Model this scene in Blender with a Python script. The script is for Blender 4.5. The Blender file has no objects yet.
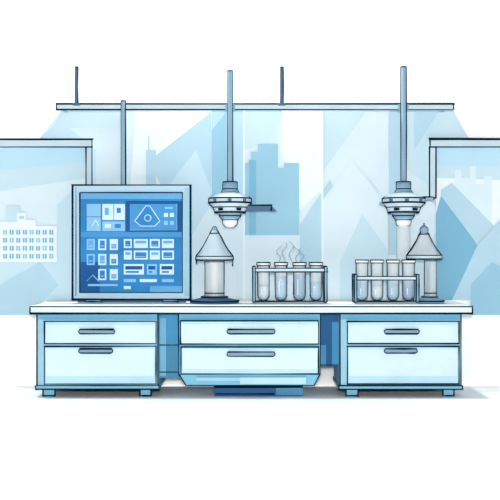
import bpy, math, random
from mathutils import Vector
random.seed(7)
sc = bpy.context.scene
sc.view_settings.view_transform = 'Standard'
sc.view_settings.look = 'None'
CAMH = 1.48
D = 10.0
# drawing scale of the elevation: 1 drawing unit = 1 cm at the bench front, same proportions kept at each depth
def fx(u, y=0.0): return (u-250)/100.0*(D+y)/D
def fz(v, y=0.0): return CAMH+(250-v)/100.0*(D+y)/D
def k(y): return (D+y)/D/100.0

# ---------------------------------------------------------------- materials
MATS = {}
GAIN = 1.17
def lin(c):
    c = c/255.0
    return c/12.92 if c <= 0.04045 else ((c+0.055)/1.055)**2.4
def mat(name, rgb, rough=0.75, spec=0.15, wash=0.05, alpha=1.0, sat=1.13):
    if name in MATS: return MATS[name]
    m = bpy.data.materials.new(name); m.use_nodes = True
    nt = m.node_tree; b = nt.nodes['Principled BSDF']
    mean = sum(rgb)/3.0
    rr = rgb if min(rgb) >= 250 else [max(4, min(254, mean+(c-mean)*sat)) for c in rgb]
    col = [min(0.97, lin(c)/(GAIN if min(rgb)<250 else 1.0)) for c in rr]
    b.inputs['Roughness'].default_value = rough
    b.inputs['Specular IOR Level'].default_value = spec
    b.inputs['Alpha'].default_value = alpha
    tc = nt.nodes.new('ShaderNodeTexCoord'); n = nt.nodes.new('ShaderNodeTexNoise')
    n.inputs['Scale'].default_value = 2.5; n.inputs['Detail'].default_value = 3
    nt.links.new(tc.outputs['Object'], n.inputs['Vector'])
    r = nt.nodes.new('ShaderNodeValToRGB')
    r.color_ramp.elements[0].position = 0.35; r.color_ramp.elements[1].position = 0.65
    r.color_ramp.elements[0].color = (*[c*(1-wash) for c in col], 1)
    r.color_ramp.elements[1].color = (*[min(0.98, c*(1+wash)) for c in col], 1)
    nt.links.new(n.outputs['Fac'], r.inputs['Fac'])
    nt.links.new(r.outputs['Color'], b.inputs['Base Color'])
    MATS[name] = m
    return m
INK = mat('ink_navy', (18, 32, 48), spec=0.0)
WALL = mat('wall_white', (252, 252, 253), wash=0.0, spec=0)
FLOOR = mat('floor_white', (252, 252, 253), wash=0.0, spec=0)
TOP = mat('counter_pale', (240, 247, 249))
LIP = mat('counter_lip', (222, 235, 241))
BODY = mat('cabinet_teal', (160, 202, 219))  # carcass tone darkened, shade of the side panels put into the colour
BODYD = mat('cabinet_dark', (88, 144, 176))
STRIP_SHADE = mat('cabinet_strip_shade', (112, 170, 198))  # counter's shadow on the cabinets, painted as a mid blue
DRAW = mat('drawer_pale', (208, 229, 237))
DRAW2 = mat('drawer_pale2', (184, 216, 229))
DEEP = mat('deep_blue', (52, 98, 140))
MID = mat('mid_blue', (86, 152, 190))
TEAL = mat('teal_blue', (132, 188, 210))
HAND = mat('handle_steel', (130, 160, 178))
STEEL = mat('steel_pale', (202, 222, 232), rough=0.6, spec=0.2)
STEELM = mat('steel_mid', (140, 172, 192), rough=0.6, spec=0.2)
STEELD = mat('steel_dark', (74, 104, 130), rough=0.6, spec=0.2)
WHITE = mat('enamel_white', (246, 249, 249))
SCR = mat('screen_blue', (62, 132, 186), wash=0.14, rough=0.8, spec=0.05)
SCRD = mat('screen_dark', (34, 86, 140))
SCRL = mat('screen_light', (108, 168, 210))
ICON = mat('icon_pale', (208, 229, 242))
ICON2 = mat('icon_blue', (140, 190, 222))
GLASS = mat('tube_glass', (244, 251, 254), rough=0.3, spec=0.1, alpha=0.4, wash=0, sat=1)
LIQ = mat('liquid_blue', (142, 204, 234))
LIQD = mat('liquid_deep', (78, 146, 192))
LIQW = mat('liquid_clear', (226, 242, 249))
STEAM = mat('steam_grey', (150, 176, 190), alpha=0.9)
P0 = mat('pane_0', (237, 245, 249), wash=0.01)
P1 = mat('pane_1', (221, 236, 243), wash=0.02)
P2 = mat('pane_2', (204, 226, 236), wash=0.02)
P3 = mat('pane_3', (186, 215, 228), wash=0.02)
P4 = mat('pane_4', (158, 199, 217), wash=0.02)
P5 = mat('pane_5', (132, 182, 206), wash=0.02)
PB = mat('pane_sky', (192, 224, 240), wash=0.02)

# ---------------------------------------------------------------- mesh helpers
class Part:
    def __init__(s, name): s.name=name; s.v=[]; s.f=[]; s.m=[]; s.mats=[]; s.sm=[]
    def add(s, vs, fs, m, smooth=False):
        if m not in s.mats: s.mats.append(m)
        i = s.mats.index(m); o = len(s.v)
        s.v += [tuple(v) for v in vs]
        for f in fs:
            s.f.append([a+o for a in f]); s.m.append(i); s.sm.append(smooth)
    def box(s, x0,x1,y0,y1,z0,z1,m):
        if x0>x1:x0,x1=x1,x0
        if z0>z1:z0,z1=z1,z0
        vs=[(x0,y0,z0),(x1,y0,z0),(x1,y1,z0),(x0,y1,z0),(x0,y0,z1),(x1,y0,z1),(x1,y1,z1),(x0,y1,z1)]
        s.add(vs,[(0,3,2,1),(4,5,6,7),(0,1,5,4),(1,2,6,5),(2,3,7,6),(3,0,4,7)],m)
    def prism(s, poly, y0, y1, m):
        n=len(poly)
        a=sum(poly[i][0]*poly[(i+1)%n][1]-poly[(i+1)%n][0]*poly[i][1] for i in range(n))
        if a<0: poly=poly[::-1]
        vs=[(x,y0,z) for x,z in poly]+[(x,y1,z) for x,z in poly]
        fs=[tuple(range(n)), tuple(range(2*n-1,n-1,-1))]
        fs+=[(i,i+n,(i+1)%n+n,(i+1)%n) for i in range(n)]
        s.add(vs,fs,m)
    def lathe(s, cx, cy, prof, m, seg=40, smooth=True):
        vs=[];fs=[]
        for r,z in prof:
            for i in range(seg):
                a=2*math.pi*i/seg; vs.append((cx+r*math.cos(a),cy+r*math.sin(a),z))
        for j in range(len(prof)-1):
            for i in range(seg):
                b=(i+1)%seg
                fs.append((j*seg+i,j*seg+b,(j+1)*seg+b,(j+1)*seg+i))
        if prof[0][1]>prof[-1][1]: fs=[f[::-1] for f in fs]
        s.add(vs,fs,m,smooth)
        top,bot=(0,len(prof)-1) if prof[0][1]>prof[-1][1] else (len(prof)-1,0)
        s.add([vs[top*seg+i] for i in range(seg)],[tuple(range(seg))],m)
        s.add([vs[bot*seg+i] for i in range(seg)],[tuple(range(seg))[::-1]],m)
    def seg(s,a,b,r0,r1,m,n=7):
        a=Vector(a);b=Vector(b);d=(b-a)
        if d.length<1e-6:return
        d.normalize(); u=d.cross(Vector((0,1,0)))
        if u.length<0.1:u=d.cross(Vector((1,0,0)))
        u.normalize();w=d.cross(u)
        vs=[]
        for p,r in((a,r0),(b,r1)):
            for i in range(n):
                t=2*math.pi*i/n;vs.append(p+u*r*math.cos(t)+w*r*math.sin(t))
        fs=[(i,(i+1)%n,(i+1)%n+n,i+n) for i in range(n)]
        fs+=[tuple(range(n))[::-1],tuple(range(n,2*n))]
        s.add(vs,fs,m,False)
    def ink(s,pts,w=1.1,closed=False,over=0.0,m=None):
        pts=[Vector(p) for p in pts]
        if closed: pts.append(pts[0])
        r=w*0.006
        for i in range(len(pts)-1):
            a,b=pts[i],pts[i+1]; d=(b-a)
            if d.length>0.08:
                dn=d.normalized(); o=over*0.012+random.uniform(0,0.006)
                a=a-dn*o*0.6;b=b+dn*o
                md=a.lerp(b,random.uniform(.35,.65))
                r0,r1,r2=[r*random.uniform(.6,1.35) for _ in range(3)]
                s.seg(a,md,r0,r1,m or INK);s.seg(md,b,r1,r2,m or INK)
            else: s.seg(a,b,r,r,m or INK)
    def ring(s,cx,cy,z,r,w=1.0,m=None,n=32):
        s.ink([(cx+r*math.cos(2*math.pi*i/n),cy+r*math.sin(2*math.pi*i/n),z) for i in range(n)],w,True,m=m)
    def irect(s,x0,x1,z0,z1,y,w=1.1,over=0.0):
        s.ink([(x0,y,z0),(x1,y,z0),(x1,y,z1),(x0,y,z1)],w,True,over)

class Thing:
    def __init__(s,name,origin=(0,0,0)):
        s.e=bpy.data.objects.new(name,None); s.e.empty_display_size=0.1
        s.e.location=origin; s.o=Vector(origin); sc.collection.objects.link(s.e); s.ps=[]
    def part(s,name):
        p=Part(name); s.ps.append(p); return p
    def done(s):
        for p in s.ps:
            if not p.v: continue
            me=bpy.data.meshes.new(p.name)
            me.from_pydata([tuple(Vector(v)-s.o) for v in p.v],[],p.f)
            for m in p.mats: me.materials.append(m)
            for i,f in enumerate(me.polygons): f.material_index=p.m[i]; f.use_smooth=p.sm[i]
            me.update()
            o=bpy.data.objects.new(p.name,me); o.parent=s.e; sc.collection.objects.link(o)
def single(name,p):
    me=bpy.data.meshes.new(name); me.from_pydata(p.v,[],p.f)
    for m in p.mats: me.materials.append(m)
    for i,f in enumerate(me.polygons): f.material_index=p.m[i]
    o=bpy.data.objects.new(name,me); sc.collection.objects.link(o); return o

# ---------------------------------------------------------------- room shell
WY=0.92
p=Part('floor'); p.box(-9,9,-9.5,WY+0.2,-0.1,0,FLOOR); single('floor',p)
p=Part('wall_back'); p.box(-9,9,WY,WY+0.2,0,4.4,WALL); single('wall_back',p)

# ---------------------------------------------------------------- windows with stylised city view
NP=[0]
def poly(part, pts, layer, m):
    NP[0]+=1
    y=WY-0.004*layer-0.00015*(NP[0]%25)
    part.prism([(fx(a,y),fz(b,y)) for a,b in pts], y, y+0.004 , m)
def wframe(part,x0,x1,v0,v1,m=STEEL):
    y0=WY-0.07
    part.box(fx(x0,y0),fx(x1,y0),y0,WY-0.001,fz(v1,y0),fz(v0,y0),m)
    part.irect(fx(x0,y0),fx(x1,y0),fz(v1,y0),fz(v0,y0),y0,1.3,0.5)

t=Thing('window_1',(0,WY,fz(315)))
g=t.part('glazing_panels')
poly(g,[(62,110),(453,110),(470,140),(470,300),(38,300),(38,140)],1,P1)
poly(g,[(62,110),(120,110),(120,128),(52,128)],2,P2)
poly(g,[(38,140),(60,120),(96,150),(96,300),(38,300)],2,P2)
poly(g,[(136,110),(211,110),(211,128),(165,190),(130,190)],2,P0)
poly(g,[(150,160),(211,112),(211,196),(165,196)],3,P3)
poly(g,[(165,190),(196,150),(211,190),(211,250),(176,250)],4,P2)
poly(g,[(212,110),(243,110),(243,212),(212,212)],2,P3)
poly(g,[(212,130),(226,112),(226,212),(212,212)],3,P4)
poly(g,[(244,110),(322,110),(322,300),(244,300)],2,P1)
poly(g,[(244,110),(284,110),(268,142),(244,150)],3,P2)
poly(g,[(282,110),(321,110),(321,190),(300,210),(282,150)],3,P0)
poly(g,[(324,110),(388,110),(388,150),(324,245)],2,P1)
poly(g,[(324,112),(366,112),(324,170)],3,P2)
poly(g,[(389,110),(404,110),(404,255),(389,255)],3,P3)
poly(g,[(408,110),(453,110),(470,140),(436,190),(408,170)],2,P2)
poly(g,[(414,110),(440,110),(414,150)],3,P3)
poly(g,[(300,225),(330,180),(352,222),(352,300),(300,300)],4,P3)
poly(g,[(323,200),(352,160),(388,205),(388,300),(323,300)],5,P1)
poly(g,[(340,262),(362,214),(388,250),(388,300),(340,300)],6,P2)
poly(g,[(192,235),(214,200),(236,235),(236,300),(192,300)],5,P1)
poly(g,[(408,215),(430,200),(470,240),(470,300),(408,300)],4,P1)
poly(g,[(404,270),(440,228),(470,262),(470,300),(404,300)],5,P2)
b=t.part('distant_buildings')
poly(b,[(245,235),(245,163),(251,163),(251,152),(258,152),(258,144),(278,144),(278,168),(284,168),(284,163),(299,163),(299,235)],6,P4)
poly(b,[(249,160),(256,160),(256,235),(249,235)],7,P5)
poly(b,[(146,150),(148,150),(148,136),(149.5,136),(149.5,150),(156,150),(156,185),(146,185)],5,P3)
for x in (121.5,244,322.5):
    m_=t.part('mullion'); y=WY-0.03
    m_.box(fx(x-0.9,y),fx(x+0.9,y),y,WY-0.001,fz(300,y),fz(110,y),P0)
t.done()

t=Thing('window_2',(fx(46),WY,fz(315)))
g=t.part('glazing_panels')
poly(g,[(-60,147),(86,147),(86,200),(72,200),(72,315),(-60,315)],3,P1)
poly(g,[(-60,147),(86,147),(86,162),(-60,176)],4,PB)
poly(g,[(-60,176),(86,162),(86,178),(60,182),(-60,200)],4,P2)
poly(g,[(57,205),(72,190),(72,262),(57,262)],4,P2)
poly(g,[(-60,262),(20,262),(72,236),(72,315),(-60,315)],5,P2)
poly(g,[(-60,300),(0,285),(40,262),(58,285),(30,315),(-60,315)],6,P3)
b=t.part('distant_buildings')
poly(b,[(-20,262),(-20,212),(-8,212),(-8,222),(6,222),(6,206),(20,206),(20,262)],6,P2)
poly(b,[(-20,262),(-20,232),(0,232),(0,222),(17,222),(17,213),(26,213),(26,220),(36,220),(36,226),(57,226),(57,262)],7,P0)
for c in range(8):
    for r in range(4):
        x=3+c*6.6; v=230+r*8
        poly(b,[(x,v),(x+4,v),(x+4,v+4.6),(x,v+4.6)],8,P5 if (c*3+r)%4 else P4)
        poly(b,[(x+1.7,v),(x+2.3,v),(x+2.3,v+4.6),(x+1.7,v+4.6)],9,P0)
poly(b,[(19,216),(24,216),(24,219),(19,219)],8,P3)
f=t.part('frame')
wframe(f,-60,92,139.5,147,STEEL); wframe(f,86,92,147,196,STEEL)
y=WY-0.072
f.ink([(fx(-60,y),y,fz(139,y)),(fx(93,y),y,fz(139,y))],2.0)
t.done()

t=Thing('window_3',(fx(465),WY,fz(315)))
g=t.part('glazing_panels')
poly(g,[(436,147),(560,147),(560,315),(470,315),(470,300),(436,300)],7,P0)
poly(g,[(436,147),(560,147),(560,166),(436,166)],8,PB)
poly(g,[(436,166),(560,166),(560,182),(436,178)],8,P2)
poly(g,[(441,300),(441,190),(452,183),(500,232),(560,290),(560,315),(471,315),(471,300)],9,P3)
poly(g,[(436,300),(436,214),(441,196),(474,240),(486,262),(500,300),(471,300)],10,P5)
poly(g,[(452,300),(478,244),(500,220),(560,262),(560,315),(471,315),(471,300)],11,P3)
poly(g,[(471,315),(471,285),(492,262),(560,300),(560,315)],12,P4)
b=t.part('distant_buildings')
poly(b,[(455,186),(455,170),(461,170),(461,178),(470,178),(470,166),(476,166),(476,184),(484,184),(484,176),(492,176),(492,232),(500,240),(470,215)],8.6,P1)
f=t.part('frame')
wframe(f,430,560,139.5,147,STEEL); wframe(f,429.5,436,147,198,STEEL)
f.ink([(fx(429,y),y,fz(139,y)),(fx(560,y),y,fz(139,y))],2.0)
t.done()

# ---------------------------------------------------------------- bench
CT=fz(306)          # counter top height
t=Thing('laboratory_bench',(0,0.4,0))
c=t.part('countertop')
x0,x1=fx(30),fx(472.5)
LB=CT-0.075
c.box(x0,x1,0,0.84,LB,CT,LIP)
c.box(x0,x1,-0.002,0.84,CT,CT+0.002,TOP)
c.ink([(x0,0,CT-.006),(x1,0,CT-.006)],0.9); c.ink([(x0,0,LB),(x1,0,LB)],1.8,over=0.3)
c.ink([(x0,0,LB),(x0,0,CT-0.014)],1.3); c.ink([(x1,0,LB),(x1,0,CT-0.014)],1.3)
c.ink([(x0,0,CT-.003),(x0,0.84,CT-0.003)],1.0); c.ink([(x1,0,CT-.003),(x1,0.84,CT-0.003)],1.0)
c.ink([(x0,0.84,CT-.002),(x1,0.84,CT-.002)],1.2)
def handle(part,u0,u1,v,y):
    X0,X1=fx(u0,y),fx(u1,y); Z=fz(v,y); h=0.022
    pts=[]
    for i in range(9):
        a=math.pi/2+math.pi*i/8; pts.append((X0+h+h*math.cos(a),Z+h*math.sin(a)))
    for i in range(9):
        a=-math.pi/2+math.pi*i/8; pts.append((X1-h+h*math.cos(a),Z+h*math.sin(a)))
    part.prism(pts,y-0.02,y,HAND)
    part.ink([(a,y-0.02,b_) for a,b_ in pts],0.85,True)
    part.ink([(X0+h,y-0.022,Z-h),(X1-h,y-0.022,Z-h)],1.1)
    part.ink([(X0+0.01,y-0.022,Z+h),(X1-0.01,y-0.022,Z+h)],1.4)
def drawer(part,u0,u1,v0,v1,y0,y1,m,w=1.1):
    X0,X1,Z0,Z1=fx(u0,y0),fx(u1,y0),fz(v1,y0),fz(v0,y0)
    part.box(X0,X1,y0,y1,Z0,Z1,m); part.irect(X0,X1,Z0,Z1,y0,w,0.4)
def cabinet(name,u0,u1,hs):
    yF=0.05
    b=t.part(name+'_carcass')
    X0,X1=fx(u0,yF),fx(u1,yF)
    b.box(X0,X1,yF,0.8,fz(389,yF),LB,BODY)
    b.box(X0,X1,yF-0.003,yF,fz(319.5,yF),LB-0.002,STRIP_SHADE)  # thin sheet coloured as the shade below the counter
    b.irect(X0,X1,fz(389,yF),LB,yF-0.003,1.2,0.5)
    b.box(X0-0.012,X1+0.012,yF-0.015,0.8,fz(389,yF),fz(385.5,yF),TEAL)
    b.irect(X0-0.012,X1+0.012,fz(389,yF),fz(385.5,yF),yF-0.016,1.0,0.4)
    d=t.part(name+'_drawers'); yd=yF-0.03
    drawer(d,u0+7.5,u1-2,321.5,343.5,yd,yF,DRAW,1.1)
    drawer(d,u0+7.5,u1-2,346.5,384,yd,yF,DRAW2,1.1)
    d.box(fx(u0+9,yd),fx(u1-4,yd),yd-0.002,yd,fz(376,yd),fz(349,yd),DRAW)
    d.box(fx(u0+8.5,yd),fx(u1-3,yd),yd-0.002,yd,fz(325,yd),fz(322.5,yd),DRAW2)
    handle(d,hs[0],hs[1],331.5,yd); handle(d,hs[0],hs[1]-2,350.8,yd)
    ft=t.part(name+'_feet')
    for a,e in((u0+6,u0+18),(u1-18,u1-7)):
        for yy in (0.07,0.68):
            A,B_=fx(a,0.07),fx(e,0.07)
            ft.box(A,B_,yy,yy+0.08,0.0,fz(389,yF),TEAL)
            ft.irect(A,B_,0.012,fz(389,yF),yy,1.3)
cabinet('left',37,158,(79,115))
cabinet('right',340,461,(384,419))
yM=0.02; m_=t.part('middle_carcass')
pl=[(178.5,313.4),(320.5,313.4),(320,374),(314,385.5),(186,385.5),(179,374)]
m_.prism([(fx(a,yM),fz(b_,yM)) for a,b_ in pl],yM,0.78,TEAL)
m_.ink([(fx(a,yM),yM,fz(b_,yM)) for a,b_ in pl],1.2,True)
m_.box(fx(179.5,yM),fx(319.5,yM),yM-0.003,yM,fz(319.5,yM),LB-0.002,STRIP_SHADE)  # same painted under-counter shade on the middle cabinet
d=t.part('middle_drawers')
drawer(d,180.5,318.5,320.8,344,yM-0.03,yM,DRAW,1.2)
drawer(d,181,318.5,347,374,yM-0.03,yM,DRAW2,1.1)
yd=yM-0.03
d.box(fx(183,yd),fx(317,yd),yd-0.002,yd,fz(369,yd),fz(349,yd),DRAW)
d.box(fx(182,yd),fx(317,yd),yd-0.002,yd,fz(324.5,yd),fz(322,yd),DRAW2)
handle(d,227,275,331.5,yd); handle(d,227,275,354,yd)
d.box(fx(196,yd),fx(240,yd),yd,yM,fz(381,yd),fz(377.5,yd),BODY)
d.box(fx(240,yd),fx(306,yd),yd,yM,fz(384,yd),fz(377.5,yd),DRAW2)
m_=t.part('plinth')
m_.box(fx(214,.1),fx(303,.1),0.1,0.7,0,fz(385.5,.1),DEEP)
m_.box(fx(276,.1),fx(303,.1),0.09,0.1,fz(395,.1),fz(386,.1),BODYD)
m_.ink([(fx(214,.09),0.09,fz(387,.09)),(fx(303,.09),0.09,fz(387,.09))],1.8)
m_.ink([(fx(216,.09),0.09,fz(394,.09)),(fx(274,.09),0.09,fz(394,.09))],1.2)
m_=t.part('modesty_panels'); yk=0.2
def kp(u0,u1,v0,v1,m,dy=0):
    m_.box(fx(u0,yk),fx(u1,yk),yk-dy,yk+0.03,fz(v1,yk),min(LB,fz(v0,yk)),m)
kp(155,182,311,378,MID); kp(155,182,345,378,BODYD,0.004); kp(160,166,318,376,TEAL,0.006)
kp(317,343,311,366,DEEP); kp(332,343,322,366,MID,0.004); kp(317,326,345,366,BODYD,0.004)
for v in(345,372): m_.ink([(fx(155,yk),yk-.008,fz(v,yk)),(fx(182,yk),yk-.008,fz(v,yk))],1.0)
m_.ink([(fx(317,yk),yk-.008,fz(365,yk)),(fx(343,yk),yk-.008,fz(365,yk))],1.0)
t.done()
CTT=CT+0.009

# ---------------------------------------------------------------- overhead rail + poles
RY=0.62
t=Thing('overhead_rail',(0,RY,fz(107,RY)))
r=t.part('rail_beam')
X0,X1=fx(57,RY),fx(453,RY)
r.box(X0,X1,RY-0.03,RY+0.03,fz(110,RY),fz(104.5,RY),STEEL)
yy=RY-0.03
r.ink([(X0,yy,fz(104.3,RY)),(X1,yy,fz(104.3,RY))],1.5,over=.4); r.ink([(X0,yy,fz(110,RY)),(X1,yy,fz(110,RY))],1.2,over=.4)
r.ink([(X0,yy,fz(110,RY)),(X0,yy,fz(104,RY))],1.1); r.ink([(X1,yy,fz(110,RY)),(X1,yy,fz(104,RY))],1.1)
bq=t.part('wall_brackets')
for u in(62,446):
    bq.box(fx(u-2,RY),fx(u+2,RY),RY+0.03,WY-0.001,fz(108.5,RY),fz(105,RY),STEELM)
def pole(part,u,v0,v1,r_px,m=STEEL,yc=RY,w=1.0):
    cx=fx(u,yc); r=r_px*k(yc)
    part.lathe(cx,yc,[(r,fz(v1,yc)),(r,fz(v0,yc))],m,20)
    for s_,q in((-1,1),(1,1.3)): part.ink([(cx+s_*r,yc,fz(v1,yc)),(cx+s_*r,yc,fz(v0,yc))],w*q)
    part.ring(cx,yc,fz(v0,yc),r,w*0.9,n=14)
for n_,u in enumerate((76.5,282)):
    h=t.part('hanger_%d'%(n_+1)); yh=RY-0.045
    pole(h,u,67,104,1.2,STEELD,yh,1.0)
    h.box(fx(u-3.5,yh),fx(u+3.5,yh),yh-0.02,RY,fz(105.5,yh),fz(103.5,yh),STEELD)
t.done()

# ---------------------------------------------------------------- pendant lamps on poles
def pendant(u,top,arm):
    y=RY-0.06
    t=Thing('pendant_lamp',(fx(u,y),y,fz(200,y)))
    q=t.part('pole'); pole(q,u,top,183,2.5,STEELM,y,1.25)
    q.box(fx(u-5,y),fx(u+5,y),y,RY,fz(110.5,y),fz(104,y),STEELM)
    cx=fx(u,y); K=k(y)
    def L(part,pr,m): part.lathe(cx,y,[(a*K,fz(b_,y)) for a,b_ in pr],m)
    hd=t.part('head')
    L(hd,[(4,181),(7,182),(7,190),(9,193)],STEELM)
    L(hd,[(9,192.5),(13,194),(19,197),(21,198.5),(21,203),(19.5,204.5)],STEEL)
    L(hd,[(19.5,204),(17,207),(15,212),(12,213.5)],STEEL)
    L(hd,[(10.5,213),(10.5,216),(8,219)],STEELM)
    L(hd,[(7.5,218),(7,224),(4,227),(1,227.5)],WHITE)
    ik=t.part('contour_lines')
    for rr,v,w in((7,182,1.1),(7,189,.9),(9.5,193,1.3),(21.3,198.5,1.2),(21.3,203,1.6),(17,207.5,.9),(15,212.5,1.8),(10.7,216,1.0),(7.5,220,.9)):
        ik.ring(cx,y,fz(v,y),rr*K,w)
    for s_ in(-1,1):
        for pr in([(7,182),(7,190),(9.5,193.5),(19,197),(21.3,199),(21.3,203),(17,207.5),(15,212.5)],[(10.7,213),(10.7,216),(7.5,219.5),(7,224),(4,227)]):
            ik.ink([(cx+s_*a*K,y,fz(b_,y)) for a,b_ in pr],1.2)
    bolts=t.part('bolts')
    for a in (-0.6,0.6,0):
        bx=cx+20.5*K*math.sin(a*1.3); by=y-20.5*K*math.cos(a*1.3)
        bolts.box(bx-.02,bx+.02,by-.02,by+.02,fz(202.5,y)+.003,fz(199.5,y),STEELD)
    for a in(-1,1):
        bolts.box(cx+a*9*K-.025,cx+a*9*K+.025,y-17*K,y-12*K,fz(211,y),fz(208.5,y),INK)
    if arm:
        am=t.part('side_arm')
        am.box(fx(u+16,y),fx(u+42,y),y-.03,y+.03,fz(211,y),fz(205.5,y),STEELD)
        am.prism([(fx(u+41,y),fz(205.5,y)),(fx(u+47,y),fz(211.5,y)),(fx(u+40,y),fz(211.5,y))],y-.03,y+.03,STEELD)
        am.ink([(fx(u+16,y),y-.03,fz(205.3,y)),(fx(u+42,y),y-.03,fz(205.3,y))],1.2)
    else:
        am=t.part('beam_and_stubs')
        am.lathe(cx,y,[(6.5*K,fz(226,y)),(6.5*K,fz(262,y))],GLASS)  # pale glass cylinder stands in for the lamp's light beam
        for s_ in(-1,1): am.ink([(cx+s_*6.5*K,y,fz(226,y)),(cx+s_*6.5*K,y,fz(262,y))],.6,m=STEELM)
        am.box(fx(u-24,y),fx(u-16,y),y-.02,y+.02,fz(205,y),fz(202,y),STEELM)
        am.box(fx(u+16,y),fx(u+30,y),y-.02,y+.02,fz(200,y),fz(197,y),STEELM)
        am.ink([(fx(u+16,y),y-.02,fz(197,y)),(fx(u+30,y),y-.02,fz(197,y)),(fx(u+30,y),y-.02,fz(200,y))],1.0)
    t.done()
pendant(230,71,True); pendant(403.5,67,False)

# ---------------------------------------------------------------- control panel
y=0.45; yb=0.57
t=Thing('control_panel_display',(fx(131,y),y,CTT))
c=t.part('housing')
X0,X1,Z0,Z1=fx(72.5,y),fx(190.5,y),fz(299.5,y),fz(185,y)
c.box(X0,X1,y,yb,Z0,Z1,mat('housing_blue',(186,214,230)))
c.irect(X0,X1,Z0,Z1,y,1.6,0.4)
c.box(fx(184.5,y),fx(189.5,y),y-.003,y,fz(296,y),fz(188,y),P4)
c.ink([(fx(76,y),y-.004,fz(187.5,y)),(fx(76,y),y-.004,fz(296,y))],.7)
sx=t.part('screen')
sx.box(fx(80,y),fx(182.5,y),y-.012,y,fz(292.5,y),fz(192.5,y),SCR)
sx.irect(fx(80,y),fx(182.5,y),fz(292.5,y),fz(192.5,y),y-.012,1.0)
def S(a,b_,c_,d_,m,l=1): ic.box(fx(a,y),fx(c_,y),y-.012-.0015*l,y-.012,fz(d_,y),fz(b_,y),m)
def ln(pts,w=.8,m=None): ic.ink([(fx(a,y),y-.018,fz(b_,y)) for a,b_ in pts],w*.8,m=m)
SM=mat('screen_panel_mid',(80,146,196))
ic=t.part('screen_icons')
S(81,193.5,182,199,SCRL); S(81,262,100,292,SCRD); S(126,201,182,232,SCRD,1); S(150,286,182,292,SCRL); S(81,232,182,237,SM,1)
S(87,204,101,231,ICON2,2); S(102.5,204,125,220,ICON,2); S(102.5,221.5,125,231,ICON2,2)
ln([(87,217),(101,217)],.6,SCR); ln([(114,204),(114,220)],.6,SCR)
ln([(92,226),(96,220),(99,226)],.7,WHITE); S(105,208,109,215,SCRL,3); S(117,208,121,213,SCR,3)
S(105,224,111,228,ICON,3); S(115,224,121,228,SCR,3)
S(130,204,177,230,SM,2)
ln([(130,230),(177,230),(177,204)],.7,ICON2)
ic.prism([(fx(a,y),fz(b_,y)) for a,b_ in((135,221),(146,206),(150,206),(160,221),(155,226),(141,226))],y-.018,y-.012,SCR)
ln([(135,221),(146,206),(150,206),(160,221),(155,226),(141,226),(135,221)],1.1,ICON)
ic.ink([(fx(148+3.2*math.cos(i*math.pi/6),y),y-.019,fz(218+3.2*math.sin(i*math.pi/6),y)) for i in range(12)],.8,True,m=ICON)
S(165,207,173,209,ICON2,3)
for a in(164,170): S(a,213,a+4,217,ICON,3); S(a,221,a+4,225,ICON2,3)
for r_ in range(3):
    for q in range(3):
        a=87+q*11.5; b_=239+r_*15
        if (r_,q)==(2,0): continue
        mm=ICON2 if q==0 else ICON
        S(a,b_,a+8,b_+11,mm,2); S(a+1.5,b_+(1.5 if q!=2 else 5),a+6.5,b_+9.5,SCR if (r_+q)%2 else SCRL,3)
        ln([(a+2.5,b_+7),(a+5.5,b_+7)],.6,ICON)
ln([(87,281),(93,275),(99,281)],.9,ICON2); S(88,284,118,286,ICON2,2)
for r_ in range(2):
    for q,(a,w_) in enumerate(((124,8),(134,14),(150,10),(162,12))):
        b_=239+r_*11.5
        S(a,b_,a+w_,b_+9,ICON,2)
        S(a+1.5,b_+1.8,a+w_-1.5,b_+(4.4 if (q+r_)%2 else 7.5),SCRL if (q+r_)%2 else SCR,3)
        ln([(a+2,b_+6),(a+w_-2.5,b_+6)],.5,ICON)
for q,(a,w_) in enumerate(((124,20),(147,10),(160,14))):
    S(a,264,a+w_,274.5,ICON if q!=1 else ICON2,2)
    S(a+1.5,266,a+w_-1.5,269.5,SCRD,3); S(a+2,271,a+w_-5,272.8,SCR,3)
S(124,279,136,282,ICON2,2); S(140,279,157,282,ICON,2); S(124,286,131,289,ICON,2); S(162,279,174,282,ICON2,2)
ft=t.part('feet')
for a,e in((86,101),(163,178)):
    ft.box(fx(a,y),fx(e,y),y-.02,yb+.05,CTT,Z0,STEELM)
    ft.irect(fx(a,y),fx(e,y),CTT+.014,Z0,y-.02,1.0)
ft.box(X0+.05,X1-.05,y+.02,yb-.02,CTT,Z0,STEELD)
pq=t.part('support_pole')
pole(pq,123.2,101,205,2.1,STEELM,RY-.03,1.2)
t.done()

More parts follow.
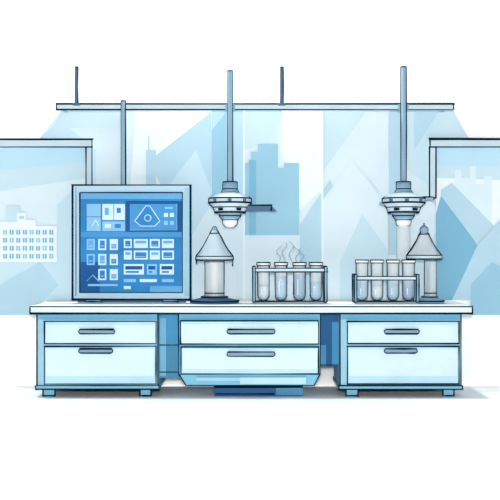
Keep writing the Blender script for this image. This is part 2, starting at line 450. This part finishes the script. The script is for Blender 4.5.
# ---------------------------------------------------------------- desk lamps
def cone_lamp(u,apexv,basev,rad,colu,colr,b0,b1,ball):
    y=0.5; K=k(y)
    t=Thing('desk_lamp',(fx(u,y),y,CTT)); cx=fx(u,y)
    bs=t.part('base'); bc=fx((b0+b1)/2,y); br=(b1-b0)/2*K
    bs.lathe(bc,y,[(br,CTT),(br,CTT+.02),(br*.8,CTT+.035),(br*.55,CTT+.05),(br*.5,CTT+.07)],STEELD if not ball else STEELM)
    bs.ring(bc,y,CTT+.018,br,1.3); bs.ring(bc,y,CTT+.06,br*.55,1.0)
    co=t.part('column'); ccx=fx(colu,y); cr=colr*K; zt=fz(basev,y)
    co.lathe(ccx,y,[(cr,CTT+.06),(cr,zt+.02)],GLASS)
    if not ball: co.lathe(ccx,y,[(cr*.45,CTT+.06),(cr*.45,zt+.02)],WHITE,16)
    else: co.lathe(ccx-cr*.3,y,[(cr*.3,CTT+.06),(cr*.3,zt+.02)],STEELM,16)
    for s_ in(-1,1): co.ink([(ccx+s_*cr,y,CTT+.05),(ccx+s_*cr,y,zt)],0.9)
    co.ring(ccx,y,zt-.04,cr*1.02,.7); co.ring(ccx,y,CTT+.1,cr*1.05,.9)
    sh=t.part('shade')
    av=apexv; h=basev-av
    prof=[(2.2,av),(4.5,av+h*.12),(rad*.45,av+h*.40),(rad*.74,av+h*.72),(rad*.95,av+h*.90),(rad,basev-1.5)]
    sh.lathe(cx,y,[(a*K*.97,fz(b_,y)) for a,b_ in prof],GLASS if ball else STEEL)
    sh.lathe(cx,y,[(rad*K,fz(basev-1.5,y)),(rad*K,fz(basev+2,y)),(rad*.6*K,fz(basev+3,y))],STEEL)
    for s_ in(-1,1):
        sh.ink([(cx+s_*a*K,y,fz(b_,y)) for a,b_ in prof]+[(cx+s_*rad*K,y,fz(basev+2,y))],1.6)
    sh.ring(cx,y,fz(basev+2,y),rad*K,1.3); sh.ring(cx,y,fz(basev-1.7,y),rad*K,.9); sh.ring(cx,y,fz(av+h*.12,y),4.6*K,.9)
    kn=t.part('knob')
    rr=4*K if ball else 2.4*K; zc=fz(av-1,y)
    kn.lathe(cx,y,[(rr*math.sin(math.pi*i/10)+.0005,zc-rr*math.cos(math.pi*i/10)) for i in range(11)],STEELM,20)
    kn.ink([(cx+rr*math.cos(i*math.pi/8),y-.002,zc+rr*math.sin(i*math.pi/8)) for i in range(16)],1.0,True)
    if ball:
        kn.ink([(cx,y,fz(av-2,y)),(cx,y,fz(av-8,y))],1.1)
    else:
        kn.ink([(fx(232.5,y),y,fz(258,y)),(fx(232.5,y),y,fz(266,y))],1.2)
        kn.ink([(fx(196.5,y),y,fz(258,y)),(fx(196.5,y),y,fz(264,y))],1.2)
    t.done()
cone_lamp(214.5,230,258,18.5,214.5,9.5,190,239,False)
cone_lamp(424,231,257,17.5,430.5,6,415,444,True)

# ---------------------------------------------------------------- test tube racks
def rack(u0,u1,tubes,topv,shelves,steam):
    y=0.4; K=k(y); dy=0.09
    t=Thing('test_tube_rack',(fx((u0+u1)/2,y),y,CTT))
    fr=t.part('frame')
    A,B_=fx(u0,y),fx(u1,y); zt=fz(shelves[0],y)
    fr.box(A,B_,y-dy,y+dy,CTT,CTT+.02,STEEL)
    fr.irect(A,B_,CTT+.014,CTT+.026,y-dy,.9,.2)
    for sv in shelves:
        z=fz(sv,y)
        for yy in(y-dy,y+dy):
            fr.box(A-.015,B_+.015,yy-.008,yy+.008,z-.018,z+.018,STEEL)
            fr.irect(A-.015,B_+.015,z-.018,z+.018,yy-.009,.9,.3)
        for q in range(len(tubes)+1):
            xx=A+(B_-A)*q/len(tubes)
            fr.box(xx-.008,xx+.008,y-dy,y+dy,z-.015,z+.015,STEELM)
    for xx in(A,B_):
        for yy in(y-dy,y+dy):
            fr.box(xx-.014,xx+.014,yy-.014,yy+.014,CTT,zt+.04,STEELM)
            fr.irect(xx-.014,xx+.014,CTT+.014,zt+.04,yy-.015,1.0)
    for n_,(u,liq,m) in enumerate(tubes):
        tb=t.part('test_tube_%d'%(n_+1)); cx=fx(u,y); r=5.7*K
        zb=CTT+.028; ztp=fz(topv,y)
        hemi=[(max(.001,r*math.sin(i*math.pi/12)),zb+r-r*math.cos(i*math.pi/12)) for i in range(7)]
        tb.lathe(cx,y,hemi+[(r,ztp)],GLASS,24)
        tb.lathe(cx,y,[(r*1.15,ztp-.03),(r*1.15,ztp+.004)],WHITE,24)
        tb.ring(cx,y,ztp,r*1.15,1.0,n=20); tb.ring(cx,y,ztp-.03,r*1.15,.8,n=20)
        rl=r*.88
        lh=[(max(.001,rl*math.sin(i*math.pi/12)),zb+.008+rl-rl*math.cos(i*math.pi/12)) for i in range(7)]
        tb.lathe(cx,y,lh+[(rl,fz(liq,y))],m,24)
        tb.lathe(cx,y,[(rl*1.01,fz(liq,y)-.012),(rl*1.01,fz(liq,y)+.002)],LIQD,24)
        for s_ in(-1,1):
            tb.ink([(cx+s_*a,y-.001,b_) for a,b_ in hemi]+[(cx+s_*r,y-.001,ztp-.03)],1.1)
            tb.ink([(cx+s_*r*1.15,y,ztp-.03),(cx+s_*r*1.15,y,ztp)],1.0)
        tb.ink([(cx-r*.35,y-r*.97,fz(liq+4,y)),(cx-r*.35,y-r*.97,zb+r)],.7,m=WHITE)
    if steam:
        st=t.part('steam')
        for u,ph,h in((279,0,16),(284,1.2,19),(291,2.2,20),(297,3.4,16),(302,4.4,13)):
            pts=[(fx(u+2.3*math.sin(ph+i*.55)*(.4+i/14),y),y,fz(topv-1-h*i/14,y)) for i in range(15)]
            st.ink(pts,.7,m=STEAM)
    t.done()
rack(254,325,[(263.5,285,LIQW),(281,277,LIQ),(299.5,275,LIQD),(316,282,LIQ)],262.5,(270,),True)
rack(354.5,416,[(362,284,LIQ),(377,285,LIQW),(393,284,LIQ),(408.5,284,LIQD)],260,(278,),False)

# ---------------------------------------------------------------- light
w=bpy.data.worlds.new('studio_world'); sc.world=w; w.use_nodes=True
bg=w.node_tree.nodes['Background']; bg.inputs[0].default_value=(0.88,0.955,1,1); bg.inputs[1].default_value=0.5
l=bpy.data.lights.new('overhead_sun','SUN'); l.energy=1.4; l.angle=math.radians(4); l.color=(1,.985,.965)
o=bpy.data.objects.new('overhead_sun',l); o.rotation_euler=Vector((0.17,-0.04,-1)).to_track_quat('-Z','Y').to_euler(); o.location=(0,0,6); sc.collection.objects.link(o)
l=bpy.data.lights.new('shadow_area_light','AREA'); l.shape='RECTANGLE'; l.size=2.2; l.size_y=0.1; l.energy=140; l.color=(1,.98,.95)  # added out-of-frame lamp, throws the bench shadow forward; no ceiling fixture
lo=bpy.data.objects.new('shadow_area_light',l); lo.location=(-0.4,0.84,4.4); sc.collection.objects.link(lo)
l=bpy.data.lights.new('camera_fill_light','POINT'); l.energy=2650; l.shadow_soft_size=0.3; l.color=(1,.985,.965)  # added fill behind the camera, flattens shading; not a lamp of the room
lo=bpy.data.objects.new('camera_fill_light',l); lo.location=(0,-10.6,2.0); sc.collection.objects.link(lo)

cam=bpy.data.cameras.new('camera'); cam.sensor_width=36; cam.lens=72
co=bpy.data.objects.new('camera',cam); co.location=(0,-D,CAMH); co.rotation_euler=(math.pi/2,0,0)
sc.collection.objects.link(co); sc.camera=co
